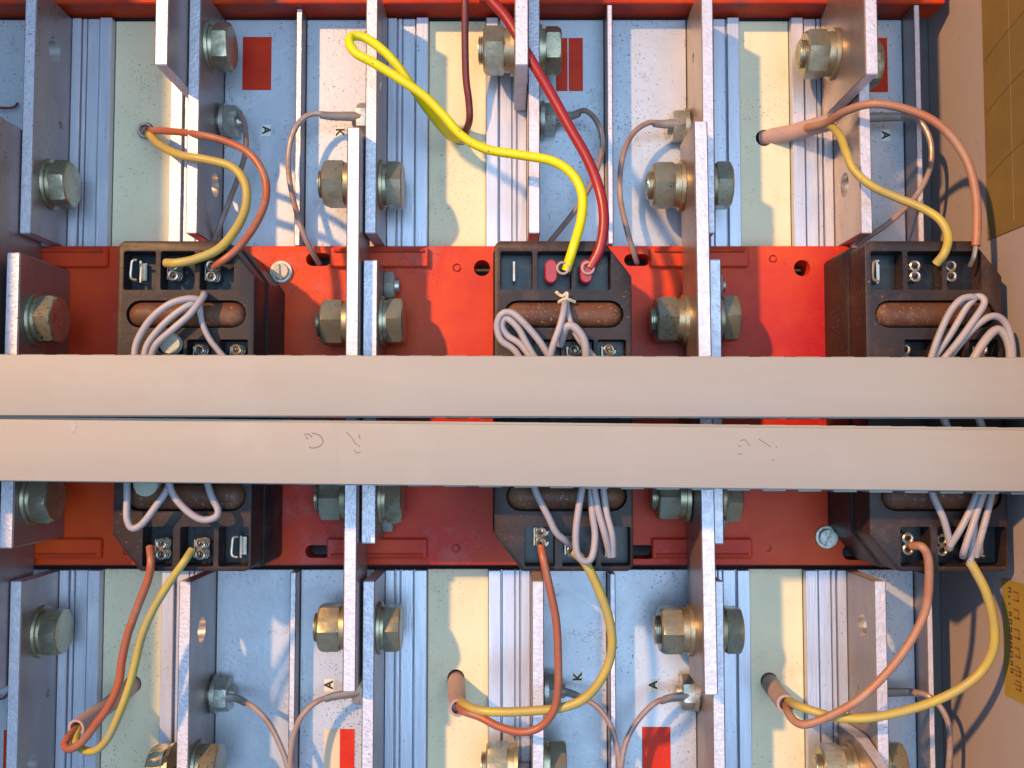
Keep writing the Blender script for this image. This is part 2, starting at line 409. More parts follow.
# ---------------------------------------------------------------- red rails
t = thing('red_top_rail', 'dusty red insulating rail running along the top edge above the upper row of heatsinks', 'rail', (450, 0, 0))
obj('rail', box(-43.5, 939, -40, 10.5, 0, 35, bev=1.2), M_REDDUST, t)
t = thing('red_mounting_board', 'long red insulating board across the middle carrying the three black modules', 'board', (450, 405, 0))
board = obj('board', box(24, 939, 250.5, 560, 0, 30, bev=1.0), M_RED, t)
# holes and slots
cb = bmesh.new()
holes = [(482, 268, 8), (802, 268, 8), (457, 545, 0)]
for x, y, r in holes:
    if r: p = I(x, y, 30); cyl(cb, (p.x, p.y), r, -5, 40, 20)
def slot_at(x0, x1, y0, y1):
    a = I(x0, y0, 30); b = I(x1, y1, 30)
    prism(slotpts(a.x, b.x, a.y, b.y), -5, 40, bm=cb)
slot_at(306, 331, 253, 266); slot_at(624, 650, 254, 266); slot_at(305, 331, 545, 558); slot_at(625, 656, 545, 559); slot_at(842, 872, 545, 560)
for x, y, r in ((457, 268, 4.5), (773, 259, 4.2), (456, 548, 4.5), (768, 548, 3.5), (126, 552, 3)):
    p = I(x, y, 30); cyl(cb, (p.x, p.y), r, 27.5, 40, 14)
cut(board, cb)
for x, y, r in ((457, 268, 3.4), (456, 548, 3.4), (773, 259, 3)):
    p = I(x, y, 30); obj('rivet_plug', cyl(bmesh.new(), (p.x, p.y), r, 26, 30.5, 14, r2=r*.8), M_RED, t)
# raised pads that locate the fins
for cx in (71, 383, 694):
    for (y0, y1) in ((253, 272), (534, 553)):
        obj('locating_pad', box(cx-48, cx+48, y0, y1, 29.8, 36, bev=1.3), M_RED, t)
        obj('pad_lip', box(cx-44, cx+44, (y0+2 if y0 < 300 else y1-5), (y0+5 if y0 < 300 else y1-2), 35.5, 38.5, bev=.8), M_REDDUST, t)
def slotted_screw(x, y, ang, dirty=False):
    p = I(x, y, 30)
    w = obj('screw_washer', cyl(bmesh.new(), (p.x, p.y), 11, 30.1, 32.5, 26, r2=10.6), M_GREYZINC, t)
    bm = bmesh.new(); cyl(bm, (p.x, p.y), 8.2, 32.4, 36.5, 24, r2=7.4)
    s = obj('slotted_screw', bm, M_GREYZINC if dirty else M_TIN, t)
    c = bmesh.new(); bx(c, -10, 10, -1.1, 1.1, 34.0, 40)
    for v in c.verts:
        x_, y_ = v.co.x, v.co.y
        v.co.x = p.x+x_*math.cos(ang)-y_*math.sin(ang); v.co.y = p.y+x_*math.sin(ang)+y_*math.cos(ang)
    cut(s, c)
slotted_screw(281.5, 272, 1.5)
slotted_screw(826, 537, -1.1, True)

# ---------------------------------------------------------------- heatsinks
XA = [56.5, 375.5, 689]            # left faces of the left-hand fins
XB = [210, 527, 834.5]           # left faces of the right-hand fins
LA = [56.5, 376.5, 693]; LB = [210, 530, 840.5]      # the lower row stands a little out of line
ROWS = [('upper', 14.0, 249.0), ('lower', 567.5, 840.0)]
colname = ['left', 'middle', 'right']
FH = 83
ANG_LABEL = {}
def rail(row, k, which):
    name, y0, y1 = ROWS[row]
    x = ((XA, LA)[row] if which == 'A' else (XB, LB)[row])[k]
    if which == 'A': lab = f'ribbed aluminium rail left of the cream panel, {name} row, {colname[k]} bay'
    else: lab = f'ribbed aluminium rail right of the cream panel, {name} row, {colname[k]} bay'
    t = thing('aluminium_rail', lab, 'heatsink rail', (x+5, (y0+y1)/2, 0), 'ribbed aluminium rails standing between the panels')
    # fin
    fin = obj('fin', box(x, x+11, y0, y1, 0, FH, bev=0.9), M_FIN, t)
    holes = FINHOLES.get((row, k, which), [])
    if holes:
        cb = bmesh.new()
        for (yy, zz, r) in holes: cyl(cb, (yy, zz), r, x-5, x+16, 18, 'x')
        cut(fin, cb)
    # ribbed foot
    s = 1 if which == 'A' else -1
    e = x+11 if which == 'A' else x
    edge_mats(fin, [(yy, zz, r) for yy, zz, r in holes])
    for a, b, z in ((0.3, 9.4, 9), (10.6, 14.5, 7.4), (15.4, 27.6, 7.0), (29, 41, 10.5)):
        x0, x1 = sorted((e+s*a, e+s*b))
        obj('foot_rib', box(x0, x1, y0, y1, 1.2, z, bev=0.6), M_ALU, t)
    x0, x1 = sorted((e+s*0.3, e+s*41)); obj('foot_web', box(x0+.3, x1-.3, y0+.2, y1-.2, -3, 3), M_ALU, t)
    return t
# fin holes: (Y, Z, radius)
FINHOLES = {}
def fh(key, x, y, z, r): FINHOLES.setdefault(key, []).append((I(x, y, z).y, z, r))
fh((0, 0, 'A'), 50, 50, 45, 13); fh((0, 0, 'A'), 60, 125, 28, 4)
fh((0, 0, 'B'), 212, 185, 30, 12)
fh((0, 2, 'B'), 850, 185, 40, 12); fh((0, 1, 'A'), 368, 83, 60, 8); fh((0, 2, 'A'), 690, 58, 40, 5)
fh((1, 0, 'B'), 206, 630, 50, 12); fh((1, 2, 'B'), 860, 625, 50, 12)
fh((1, 0, 'A'), 52, 693, 26, 4); fh((1, 0, 'A'), 42, 765, 55, 10); fh((1, 2, 'B'), 850, 688, 35, 4)
rails = {}
for row in (0, 1):
    for k_ in range(3):
        for w in 'AB': rails[row, k_, w] = rail(row, k_, w)

# cream panels
def cream(row, k):
    name, y0, y1 = ROWS[row]
    x0, x1 = (XA, LA)[row][k]+11+41.4, (XB, LB)[row][k]-41.4
    t = thing('cream_panel', f'speckled cream panel between two ribbed rails in the {name} row, {colname[k]} bay', 'panel', ((x0+x1)/2, (y0+y1)/2, 0), 'cream panels between the rails')
    p = obj('sheet', box(x0, x1, y0, y1, -5, 0.5, bev=0.4), M_CREAM, t)
    hx, hy = CH[row, k]
    q = I(hx, hy, 0)
    cut(p, cyl(bmesh.new(), (q.x, q.y), 8.5, -10, 5, 22))
    return t
CH = {(0, 0): (146, 131), (0, 1): (461, 137), (0, 2): (764, 138), (1, 0): (133, 684), (1, 1): (456, 678), (1, 2): (769, 681)}
for row in (0, 1):
    for k_ in range(3): cream(row, k_)

# silver device plates either side of a thin divider
def text_mesh(s, size, m, parent, p, ang, name='letter'):
    cu = bpy.data.curves.new('t', 'FONT'); cu.body = s; cu.size = size*U; cu.align_x = 'CENTER'; cu.align_y = 'CENTER'; cu.extrude = 0.0
    cu.offset = 0.035*size*U
    o = bpy.data.objects.new('t', cu); COL.objects.link(o)
    bpy.context.view_layer.update()
    me = bpy.data.meshes.new_from_object(o.evaluated_get(bpy.context.evaluated_depsgraph_get()))
    bpy.data.objects.remove(o)
    R = Matrix.Rotation(math.radians(90), 4, 'X') @ Matrix.Rotation(ang, 4, 'Z')
    me.transform(R); me.materials.clear(); me.materials.append(m)
    o = bpy.data.objects.new(name, me); COL.objects.link(o); o.parent = parent; o.location = W(p)-world_loc(parent)
    return o
def device_plate(row, name, side, x0, x1, cx, letters, stickers, tags, screw=None, what=''):
    rn, y0, y1 = ROWS[row]
    t = thing('silver_plate', what, 'plate', ((x0+x1)/2, (y0+y1)/2, 2), 'silver plates between rails and dividers')
    obj('sheet', box(x0, x1, y0, y1, -2, 4, bev=0.5), M_PLATE, t)
    for (ch, x, y, a) in letters:
        p = I(x, y, 4.6); 
        pp = obj('letter_label', box(p.x-4.6, p.x+4.6, p.y-5.4, p.y+6.2, 3.9, 4.3), M_PAPER, t)
        text_mesh(ch, 11.5, M_INK, pp, (p.x, p.y, 4.5), a)
    for (a, b) in stickers:
        p, q = I(*a, 4.3), I(*b, 4.3)
        obj('red_sticker', box(p.x, q.x, p.y, q.y, 3.9, 4.5), M_STICK, t)
    for (a, b) in tags:
        p, q = I(*a, 4.3), I(*b, 4.3)
        obj('beige_label', box(p.x, q.x, p.y, q.y, 3.9, 4.4), M_TAG, t)
    return t
CW, CCW = -math.pi/2, math.pi/2
DIV = [(297.5, 303.5), (605.5, 611), (908, 914)]
g = 0.6
device_plate(0, 'a', 0, XB[0]+11+g, 297.5-g, 0, [('A', 266, 130, CW)], [((243, 37), (271, 90))], [], what='upper-row silver plate with a whole red sticker above a letter A')
device_plate(0, 'k', 0, 303.5+g, XA[1]-g, 0, [('K', 339.5, 132, CW)], [], [], what='sunlit upper-row silver plate with a letter K beside the first divider')
device_plate(0, 'a', 1, XB[1]+11+g, DIV[1][0]-g, 0, [], [((556, 38), (567.6, 91)), ((568.6, 38), (583, 91))], [], what='upper-row silver plate with a red sticker split by a thin line')
device_plate(0, 'k', 1, DIV[1][1]+g, XA[2]-g, 0, [], [], [], what='sunlit plain silver plate right of the middle divider in the upper row')
device_plate(0, 'a', 2, XB[2]+11+g, DIV[2][0]-g, 0, [('A', 885.5, 135, CW)], [((862, 38), (888, 92))], [], what='silver plate half hidden behind the right busbar, with a red sticker corner')
device_plate(1, 'a', 0, LB[0]+11+g, 297.5-g, 0, [], [], [], what='shaded silver plate without sticker, lower row, left of the first divider')
device_plate(1, 'k', 0, 303.5+g, LA[1]-g, 0, [('A', 329, 685, CCW)], [((340, 729), (354, 800))], [((324, 729), (339.5, 800))], what='lower-row silver plate with a narrow red sticker beside a faded beige one')
device_plate(1, 'a', 1, LB[1]+11+g, DIV[1][0]-g, 0, [('K', 578, 677, CCW)], [], [], what='lower-row silver plate with a letter K, left of the middle divider')
device_plate(1, 'k', 1, DIV[1][1]+g, LA[2]-g, 0, [('A', 653.5, 685, CCW)], [((642, 727), (671, 800))], [], what='lower-row silver plate with a letter A and a broad red sticker')
device_plate(1, 'a', 2, LB[2]+11+g, DIV[2][0]-g, 0, [], [], [], what='narrow silver plate at the right end of the lower row beside the last divider')
device_plate(0, 'k', 2, -40, XA[0]-g, 0, [], [], [], what='silver plate cut off by the left picture edge in the upper row')
device_plate(1, 'k', 2, -40, LA[0]-g, 0, [], [((4, 730), (8, 800))], [], what='lower-row silver plate at the left picture edge with a sliver of red sticker')
for row in (0, 1):
    rn, y0, y1 = ROWS[row]
    for i, (a, b) in enumerate(DIV):
        dv = obj('metal_divider', box(a, b, y0-(3 if row == 0 else 0), y1, -2, 24 if i == 0 else 33, bev=0.8), M_BUS, label=f'thin upright metal divider strip in the {rn} row, {["left", "middle", "right"][i]} one of three', cat='divider', group='thin dividers between silver plates'); edge_mats(dv)
# narrow silver strip right of the last dividers
# ---------------------------------------------------------------- busbar plates
def bus(x0, x1, y0, y1, z0, z1, label, bev=1.0, pts=None, lean=0.0):
    t = thing('busbar_plate', label, 'busbar', ((x0+x1)/2, (y0+y1)/2, z0), 'flat aluminium busbar plates bolted to the fins')
    bm = prismYZ(pts or [(y0, z0), (y1, z0), (y1, z1), (y0, z1)], x0, x1, bev)
    for v in bm.verts: v.co.x += lean*(v.co.y-y0)/(y1-y0)
    edge_mats(obj('plate', bm, M_BUS, t))
    return t
h0 = bus(XB[0]-12.4, XB[0]-.4, -60, 110.5, 12, 136, 'busbar plate ending above the upper left cream panel, its sunlit edge cut off square')
h1 = bus(XB[1]-12.9, XB[1]-.4, -60, 110.5, 12, 136, 'upper busbar plate crossed by the dark red cable at the top centre')
h2 = bus(XB[2]-12.0, XB[2]-.4, -60, 119, 12, 136, 'upper busbar plate at the right with a big hex nut on its sunlit face')
lb0 = bus(XA[0]-13.4, XA[0]-.4, 151, 662, 37, 150, 'long vertical busbar plate cut off by the left picture edge')
lb1 = bus(XA[1]-12.8, XA[1]-1.0, 156.5, 661, 39, 106, 'long vertical busbar plate passing under the grey ducts, left of centre')
lb2 = bus(XA[2]-13.6, XA[2]-1.2, 153, 662, 39, 113, 'long vertical busbar plate passing under the grey ducts, right of centre', lean=4.2)
q0 = bus(LB[0]-12.4, LB[0]-.4, 745, 860, 12, 128, 'busbar plate rising from the bottom edge in the lower left bay')
q1 = bus(LB[1]-12.4, LB[1]-.4, 752, 860, 12, 128, 'busbar plate rising from the bottom edge in the lower middle bay')
q2 = bus(LB[2]-12.4, LB[2]-.4, 735, 860, 12, 136, 'busbar plate with a slanted corner rising from the bottom edge at the right', pts=[(715, 12), (860, 12), (860, 140), (728, 136), (712, 60)])
# stub bars on the red board
def stub(x0, x1, zt, label):
    t = thing('stub_busbar', label, 'busbar', ((x0+x1)/2, 405, 30), 'short aluminium stub bars on the red board')
    edge_mats(obj('bar', box(x0, x1, 275, 533, 30.2, zt, bev=1.2), M_BUS, t))
    return t
s0 = stub(68.5, 81, 129, 'stub bar at the left edge of the red board, partly behind the ducts')
s1 = stub(375.6, 389.5, 91, 'stub bar beside the long busbar left of the middle black module')
s2 = stub(691.4, 702.6, 95, 'stub bar beside the long busbar right of the middle black module')
# ---------------------------------------------------------------- bolts
def by(y, z=45): return I(512, y, z).y
bolt(rails[0, 0, 'A'], 67.7, by(185), 46, 1, 0.35)
bolt(rails[0, 0, 'B'], 221.2, by(50), 52, 1, 0.2)
bolt(lb1, XA[1]-13, by(187), 55, -1, 0.5, 'nut'); bolt(rails[0, 1, 'A'], 386.7, by(187), 50, 1, 0.5)
bolt(h1, XB[1]-13.1, by(52), 48, -1, 0.52, 'nut'); bolt(rails[0, 1, 'B'], 538.2, by(52), 48, 1, 0.1)
bolt(lb2, XA[2]-13.5, by(187), 50, -1, 0.45, 'nut'); bolt(rails[0, 2, 'A'], 700.2, by(187), 50, 1, 0.5)
bolt(h2, XB[2]-12.2, by(57), 52, -1, 0.5, 'nut'); bolt(rails[0, 2, 'B'], 845.7, by(65), 46, 1, 0.4)
for (s, l, xs, xl, yy, zs) in ((s0, lb0, 81.2, 43, (320, 498), 96), (s1, lb1, 389.7, XA[1]-12.6, (322, 498), 62), (s2, lb2, 702.8, XA[2]-11.2, (319, 497), 62)):
    for i, y in enumerate(yy):
        bolt(s, xs, by(y, zs), zs, 1, 0.5+.2*i)
        if xl > 100: bolt(l, xl-.8, by(y, 62), zs-8, -1, 0.55, 'nut')
    if xl > 100:
        for y in (286, 518):
            b = place('spacer_nut', BM['small'], s, (xs-3, by(y, 42), 42), 1, .5, 1.3)
bolt(rails[1, 0, 'A'], 67.7, by(632), 42, 1, 0.45)
bolt(lb1, XA[1]-13, by(625), 55, -1, 0.5, 'nut'); bolt(rails[1, 1, 'A'], 387.7, by(626), 52, 1, 0.5)
bolt(lb2, XA[2]-9.7, by(628), 52, -1, 0.5, 'nut'); bolt(rails[1, 2, 'A'], 704.2, by(628), 52, 1, 0.5)
bolt(q0, LB[0]-12.6, by(768), 50, -1, 0.5); bolt(rails[1, 0, 'B'], 221.2, by(763), 56, 1, 0.25)
bolt(q1, LB[1]-12.6, by(768), 40, -1, 0.5, 'nut'); bolt(rails[1, 1, 'B'], 541.2, by(763), 46, 1, 0.3)
bolt(q2, LB[2]-12.6, by(767), 50, -1, 0.5, 'nut'); bolt(rails[1, 2, 'B'], 851.7, by(762), 55, 1, 0.3)

# ---------------------------------------------------------------- black modules
def module(k, x0, label, nub=False):
    y0, zt, w, h = 266.5, 137, 119, 285
    t = thing('black_control_module', label, 'electronic module', (x0+w/2, y0+h/2, 30), 'black control modules on the red board')
    cx_, cy_ = 24, 31
    def outline(g=0):
        return [(x0-g+4, y0-g), (x0+w-cx_+g*.4, y0-g), (x0+w+g, y0+cy_-g*.4), (x0+w+g, y0+h-4+g), (x0+w-4+g, y0+h+g), (x0+cx_-g*.4, y0+h+g), (x0-g, y0+h-cy_+g*.4), (x0-g, y0+4-g)]
    low = prism(outline(2.0), 30.2, 96, bev=1.2)
    obj('housing_base', low, M_BLACK, t)
    body = obj('housing', prism(outline(0), 95.8, zt, bev=1.6, seg=2), M_BLACK, t)
    cb = bmesh.new()
    # cells: top row, middle row, bottom row
    def cells(xs, ya, yb, zf):
        for a, b in xs: bx(cb, x0+a, x0+b, ya, yb, zf, 160)
    TOP = [(5, 33), (37, 67), (71, 101)]
    BOT = [(26, 52), (58, 87), (91, 117)]
    MID = [(33, 58), (61, 86), (89, 114)]
    def cc(L, ya, yb, zf, top=False):
        for a, b in L: bx(cb, x0+a, x0+b, ya, yb, zf, 160, bev=2.0, seg=2)
    # bevelled cutters keep the corners round but the opening square enough
    cc(TOP, y0+9, y0+43, 118); cc(MID, y0+86, y0+112, 120); cc([(a-4, b-4) for a, b in MID], y0+166, y0+190, 120); cc(BOT, y0+247, y0+281, 116)
    prism(slotpts(x0+8, x0+116-4, y0+52, y0+76, 8), 126, 160, bm=cb)
    prism(slotpts(x0+10, x0+116-2, y0+208, y0+234, 8), 126, 160, bm=cb)
    cut(body, cb)
    # dark glossy floors of the cells
    for L, ya, yb, zf in ((TOP, y0+9, y0+43, 118), (BOT, y0+247, y0+281, 116), (MID, y0+86, y0+112, 120)):
        for a, b in L: obj('terminal_cell', box(x0+a+.2, x0+b-.2, ya+.2, yb-.2, zf-.5, zf+1.2, bev=.4), M_CELL, t)
    # rounded brown bars
    for (xa, xb, ya, yb) in ((x0+9, x0+111, y0+53, y0+75), (x0+11, x0+113, y0+209, y0+233)):
        bm = bmesh.new(); r = (yb-ya)/2; n = 14; L = []
        yc = (ya+yb)/2
        xs = [xa+r*(1-math.cos(math.pi/2*i/6)) for i in range(7)]+[xb-r*(1-math.cos(math.pi/2*i/6)) for i in range(6, -1, -1)]
        for i, x in enumerate(xs):
            d = min(i, 13-i); rr = max(r*math.sin(math.pi/2*d/6), .3)
            L.append([bm.verts.new((x, yc+rr*math.cos(2*math.pi*j/n), 131+rr*.8*math.sin(2*math.pi*j/n))) for j in range(n)])
        for a, b in zip(L, L[1:]):
            for j in range(n): bm.faces.new((a[j], a[(j+1) % n], b[(j+1) % n], b[j]))
        bm.faces.new(L[0]); bm.faces.new(L[-1])
        for v in bm.verts: v.co += Vector((0, 0, 0.5*noise.noise(v.co*0.12)))
        obj('sealed_bar', bm, M_BROWN, t)
    return t, x0, y0
def tab(t, x, y, z, style):
    """flat push-on tab; x,y survey position, z depth; style: bare / crimp / redboot"""
    p = I(x, y, z)
    if style == 'bare':
        tb = obj('terminal_tab', box(p.x-1.3, p.x+1.3, p.y-9, p.y+9, 117, z+4, bev=.5), M_TIN, t)
        return tb
    if style == 'frame':
        bm = bmesh.new(); tube([(p.x-1, p.y-9, z), (p.x-5, p.y-8, z), (p.x-6, p.y-2, z), (p.x-6, p.y+7, z), (p.x-1, p.y+9, z)], 1.2, 4, 6, bm)
        bx(bm, p.x-1, p.x+4, p.y-8, p.y+8, z-12, z-11, bev=.4); bx(bm, p.x-1, p.x+.6, p.y-9, p.y+10, 117, z-6)
        return obj('terminal_tab', bm, M_TIN, t)
    if style == 'redboot':
        bm = bmesh.new(); prism(slotpts(-10.5, 10.5, -5.5, 5.5, 6), 117, z+5, bev=1.0, bm=bm)
        for v in bm.verts: v.co = Vector((p.x+v.co.y, p.y+v.co.x, v.co.z))
        return obj('red_boot', bm, M_WR, t)
    # crimp: figure-8 pair of curls on a small plate
    bm = bmesh.new()
    for s in (-1, 1):
        cy = p.y+s*4.6
        pts = [(p.x+3.8*math.cos(a*math.pi/8), cy+3.8*math.sin(a*math.pi/8), z) for a in range(0, 17)]
        tube(pts, 1.15, raw=True, seg=6, bm=bm)
    for s in (-1, 1):
        cy = p.y+s*4.6
        for dz in (3, 6): tube([(p.x+dz*.4+3.6*math.cos(a*math.pi/6), cy+3.6*math.sin(a*math.pi/6), z-dz) for a in range(0, 13)], 1.3, raw=True, seg=5, bm=bm)
    bx(bm, p.x-6.5, p.x-5, p.y-8, p.y+8, 117, z-3, bev=.4); bx(bm, p.x-5, p.x+5, p.y-8, p.y+8, z-12, z-10, bev=.4)
    return obj('crimp_connector', bm, M_TIN, t)
m0, mx0, my0 = module(0, 169.8, 'left black control module with yellow and orange wires entering its top')
m1, mx1, my1 = module(1, 496.8, 'middle black control module with a bright yellow and a red cable in red boots')
m2, mx2, my2 = module(2, 818.3, 'right black control module whose brown left side is fully visible')
tab(m0, 138, 270, 134, 'frame'); tab(m0, 173, 270, 132, 'crimp'); tab(m0, 211, 271, 132, 'crimp')
tab(m1, 514, 272, 130, 'bare'); tab(m1, 551, 272, 134, 'redboot'); tab(m1, 586, 272, 134, 'redboot')
tab(m2, 880, 271, 134, 'frame'); tab(m2, 915, 271, 132, 'crimp'); tab(m2, 951, 271, 132, 'crimp')
tab(m0, 161, 549, 132, 'crimp'); tab(m0, 200, 549, 132, 'crimp'); tab(m0, 239, 547, 132, 'frame')
tab(m1, 541, 537, 132, 'crimp'); tab(m1, 572, 546, 130, 'crimp'); tab(m1, 606, 546, 130, 'bare')
tab(m2, 908, 544, 132, 'crimp'); tab(m2, 942, 545, 130, 'crimp'); tab(m2, 985, 546, 130, 'frame')
for t_, xs in ((m0, (161, 199, 236)), (m1, (574, 609)), (m2, (905, 982))):
    for x in xs: tab(t_, x, 355, 132, 'crimp')
for t_, xs in ((m0, (135, 177)),):
    pass
# pale glued disc on the left module
for (x, y, rx) in ((171, 344, 10), (147, 484, 12)):
    p = I(x, y, 137)
    bm = bmesh.new(); cyl(bm, (p.x, p.y), rx, 136, 141, 22, r2=rx*.86); obj('varistor_disc', bm, mat('pale_green_disc_%d' % x, (0.40, 0.42, 0.34), .5), m0)

# ---------------------------------------------------------------- ducts
def duct(label, q, teeth):
    """q: image corners (left top, left bottom, right top, right bottom) at the cover's front"""
    lt, lb, rt, rb = [I(*p, 190) for p in q]
    def ext(a, b, X): f = (X-a.x)/(b.x-a.x); return a.y+(b.y-a.y)*f
    XL, XR = -43.0, 946.5
    yt0, yt1 = ext(lt, rt, XL), ext(lt, rt, XR); yb0, yb1 = ext(lb, rb, XL), ext(lb, rb, XR)
    t = thing('wiring_duct', label, 'cable duct', (450, (yt0+yb0)/2, 140), 'pair of grey-beige wiring ducts')
    cov = prism([(XL, yt0), (XR, yt1), (XR, yb1), (XL, yb0)], 182, 190, bev=1.1, seg=2)
    bmesh.ops.bisect_plane
    obj('cover', cov, M_DUCT, t)
    # slotted body: floor, two rims and fingers
    def yt(x): return yt0+(yt1-yt0)*(x-XL)/(XR-XL)
    def yb(x): return yb0+(yb1-yb0)*(x-XL)/(XR-XL)
    e = teeth
    bm = prism([(XL+1, yt0+2), (XR-1, yt1+2), (XR-1, yb1-2), (XL+1, yb0-2)], 141, 144); obj('duct_floor', bm, M_DUCTIN, t)
    bm = prism([(XL+1, yb0-1), (XR-1, yb1-1), (XR-1, yb1+.8), (XL+1, yb0+.8)], 178, 181.8); obj('rim', bm, M_DUCTIN, t)
    bm = prism([(XL+1, yt0-.3-e), (XR-1, yt1-.3-e), (XR-1, yt1+1.5), (XL+1, yt0+1.5)], 178, 181.8); obj('rim', bm, M_DUCTIN, t)
    n = int((XR-XL)/29)
    proto = None
    for side in (0, 1):
        for i in range(n):
            xa = XL+6+i*29; xb = xa+19
            yy = (yt if side == 0 else yb)((xa+xb)/2)
            if proto is None:
                proto = obj('duct_finger', box(xa, xb, yy-.9, yy+.9, 144, 178, bev=.3), M_DUCTIN, t); c0_ = Vector(((xa+xb)/2, yy, 0)); base = Vector(proto.location)
            else:
                o = proto.copy(); COL.objects.link(o); o.parent = t
                o.location = base+Vector((((xa+xb)/2-c0_.x)*U, 0, -((yy+(e*max(-.8, (xa-250)/500) if side else -.3-e*.6))-c0_.y)*U))
    return t
d0 = duct('upper of the two long grey-beige wiring ducts across the middle', [(0, 354.5), (0, 415.5), (1024, 357.5), (1024, 417.5)], 0.0)
d1 = duct('lower of the two long grey-beige wiring ducts, with faint pencil marks on its cover', [(0, 419), (0, 480.8), (1024, 430), (1024, 491.5)], 1.6)
def mark(L, r=0.5):
    bm = bmesh.new()
    for s in L:
        P = [I(x, y, 190.25) for x, y in s]
        tube(P, r, 5, 4, bm)
    for v in bm.verts: v.co.z = 190.05+(v.co.z-190.25)*.15+.05
    return bm
obj('pencil_mark', mark([[(304, 435), (308, 434), (312, 437)], [(312, 433), (319, 435), (323, 441), (320, 446), (313, 448), (309, 447)], [(306, 437), (308, 439)]]), M_PENCIL, d1)
obj('pencil_mark', mark([[(346, 432), (351, 437), (355, 443), (360, 447)], [(359, 434), (360, 439)], [(354, 450), (357, 453), (361, 452)]], .35), M_PENCIL, d1)
obj('pencil_mark', mark([[(740, 441), (745, 440), (750, 446)], [(738, 446), (741, 446)], [(738, 454), (742, 454)], [(759, 439), (765, 443), (771, 447)], [(776, 446), (777, 448)], [(772, 459), (774, 461)]], .35), M_PENCIL, d1)
obj('pale_scuff', mark([[(69, 424), (74, 423), (73, 432), (71, 424), (76, 427)]], 1.3), M_SCUFF, d1)
obj('pale_scuff', mark([[(335, 421), (337, 450), (337.5, 478)]], .16), M_SCUFF, d1)
obj('pale_scuff', mark([[(432.5, 424), (434, 424.6)]], .8), M_SCUFF, d1)
for x, a, b in ((785, 362, 412), (790, 365, 405)): obj('pale_scuff', mark([[(x, a), (x+1, b)]], .16), M_SCUFF, d0)

# ---------------------------------------------------------------- cables
def cable(name, label, pts, r, m, cat='cable', n=12, boot=None, bootm=None, group=None, tail=None):
    P = IP(pts)
    mid = P[len(P)//2]
    t = thing(name, label, cat, tuple(mid), group)
    obj('insulation', tube(P, r, n, 12), m, t)
    if tail:
        obj('bare_end', tube(IP(tail), r*.55, 6, 8), M_TIN, t)
    return t
def sleeve(label, a, b, r=7.2):
    P = IP([a, tuple((a[i]*.6+b[i]*.4+(0, 1.5, 0)[i]) for i in range(3)), b])
    return obj('insulating_sleeve', tube(P, r, 10, 16, hollow=True, r_end=r*.97), M_SLEEVE, label=label, cat='sleeve', group='pinkish sleeves through the cream panels', p=tuple(P[0]))
# sleeves
sleeve('pinkish sleeve ringing the hole of the upper left cream panel', (146, 131, -12), (145, 130, 11), 7.6)
sleeve('dark short sleeve in the hole of the upper middle cream panel', (461, 137, -22), (461, 137.5, 3), 7.2)
sleeve('long pinkish sleeve leaning right out of the upper right cream panel', (763.5, 138, -10), (832, 121.5, 52), 8.4)
sleeve('long pinkish sleeve leaning down left out of the lower left cream panel', (134, 684, -6), (76, 728, 92), 8)
sleeve('pinkish sleeve pointing down out of the lower middle cream panel', (456, 679, -6), (458, 708, 82), 8.4)
sleeve('pinkish sleeve leaning down right out of the lower right cream panel', (769, 681, -6), (786, 704, 76), 8.6)
# upper left
cable('orange_wire', 'thin orange wire looping from the sleeve to the top of the left black module',
      [(146, 131, -14), (152, 130.5, 22), (166, 131, 55), (195, 134, 84), (225, 141, 96), (250, 154, 106), (264, 175, 112), (266, 198, 118), (257, 222, 128), (240, 246, 138), (224, 260, 140), (213, 267, 134)], 3.4, M_WO)
cable('yellow_wire', 'dull yellow wire looping from the sleeve to the top of the left black module',
      [(145, 132, -14), (150, 135, 20), (160, 145, 50), (180, 155, 88), (208, 160, 100), (232, 167, 106), (245, 183, 112), (246, 205, 118), (238, 226, 128), (220, 248, 140), (196, 259, 144), (177, 263, 144), (166, 263, 138)], 4.0, M_WYO)
# upper middle
cable('bright_yellow_cable', 'bright yellow cable looping high up and down to the middle black module',
      [(463, 140, -14), (450, 136, 30), (431, 114, 70), (413, 88, 96), (396, 64, 106), (379, 47, 110), (363, 37, 112), (351, 37, 116), (350, 45, 124), (357, 54, 128), (372, 62, 130), (398, 78, 128), (424, 96, 124), (444, 116, 120), (462, 136, 118), (486, 149, 118), (520, 155, 120), (552, 161, 124), (572, 174, 128), (582, 194, 132), (581, 220, 136), (573, 248, 142), (566, 270, 136)], 4.2, M_WY)
cable('red_cable', 'thick dark red cable running from the top edge down to the middle black module',
      [(462, -40, 120), (484, -8, 124), (508, 20, 126), (528, 55, 128), (550, 92, 128), (570, 128, 130), (588, 160, 132), (600, 192, 134), (604, 220, 138), (600, 248, 140), (590, 268, 138)], 4.7, M_WR)
cable('brown_wire', 'brownish red wire hanging from the top edge into the upper middle cream panel',
      [(463, -40, 60), (465, 0, 58), (465, 40, 50), (466, 78, 40), (469, 103, 32), (469, 122, 22), (462, 138, -14)], 3.6, M_WBR)
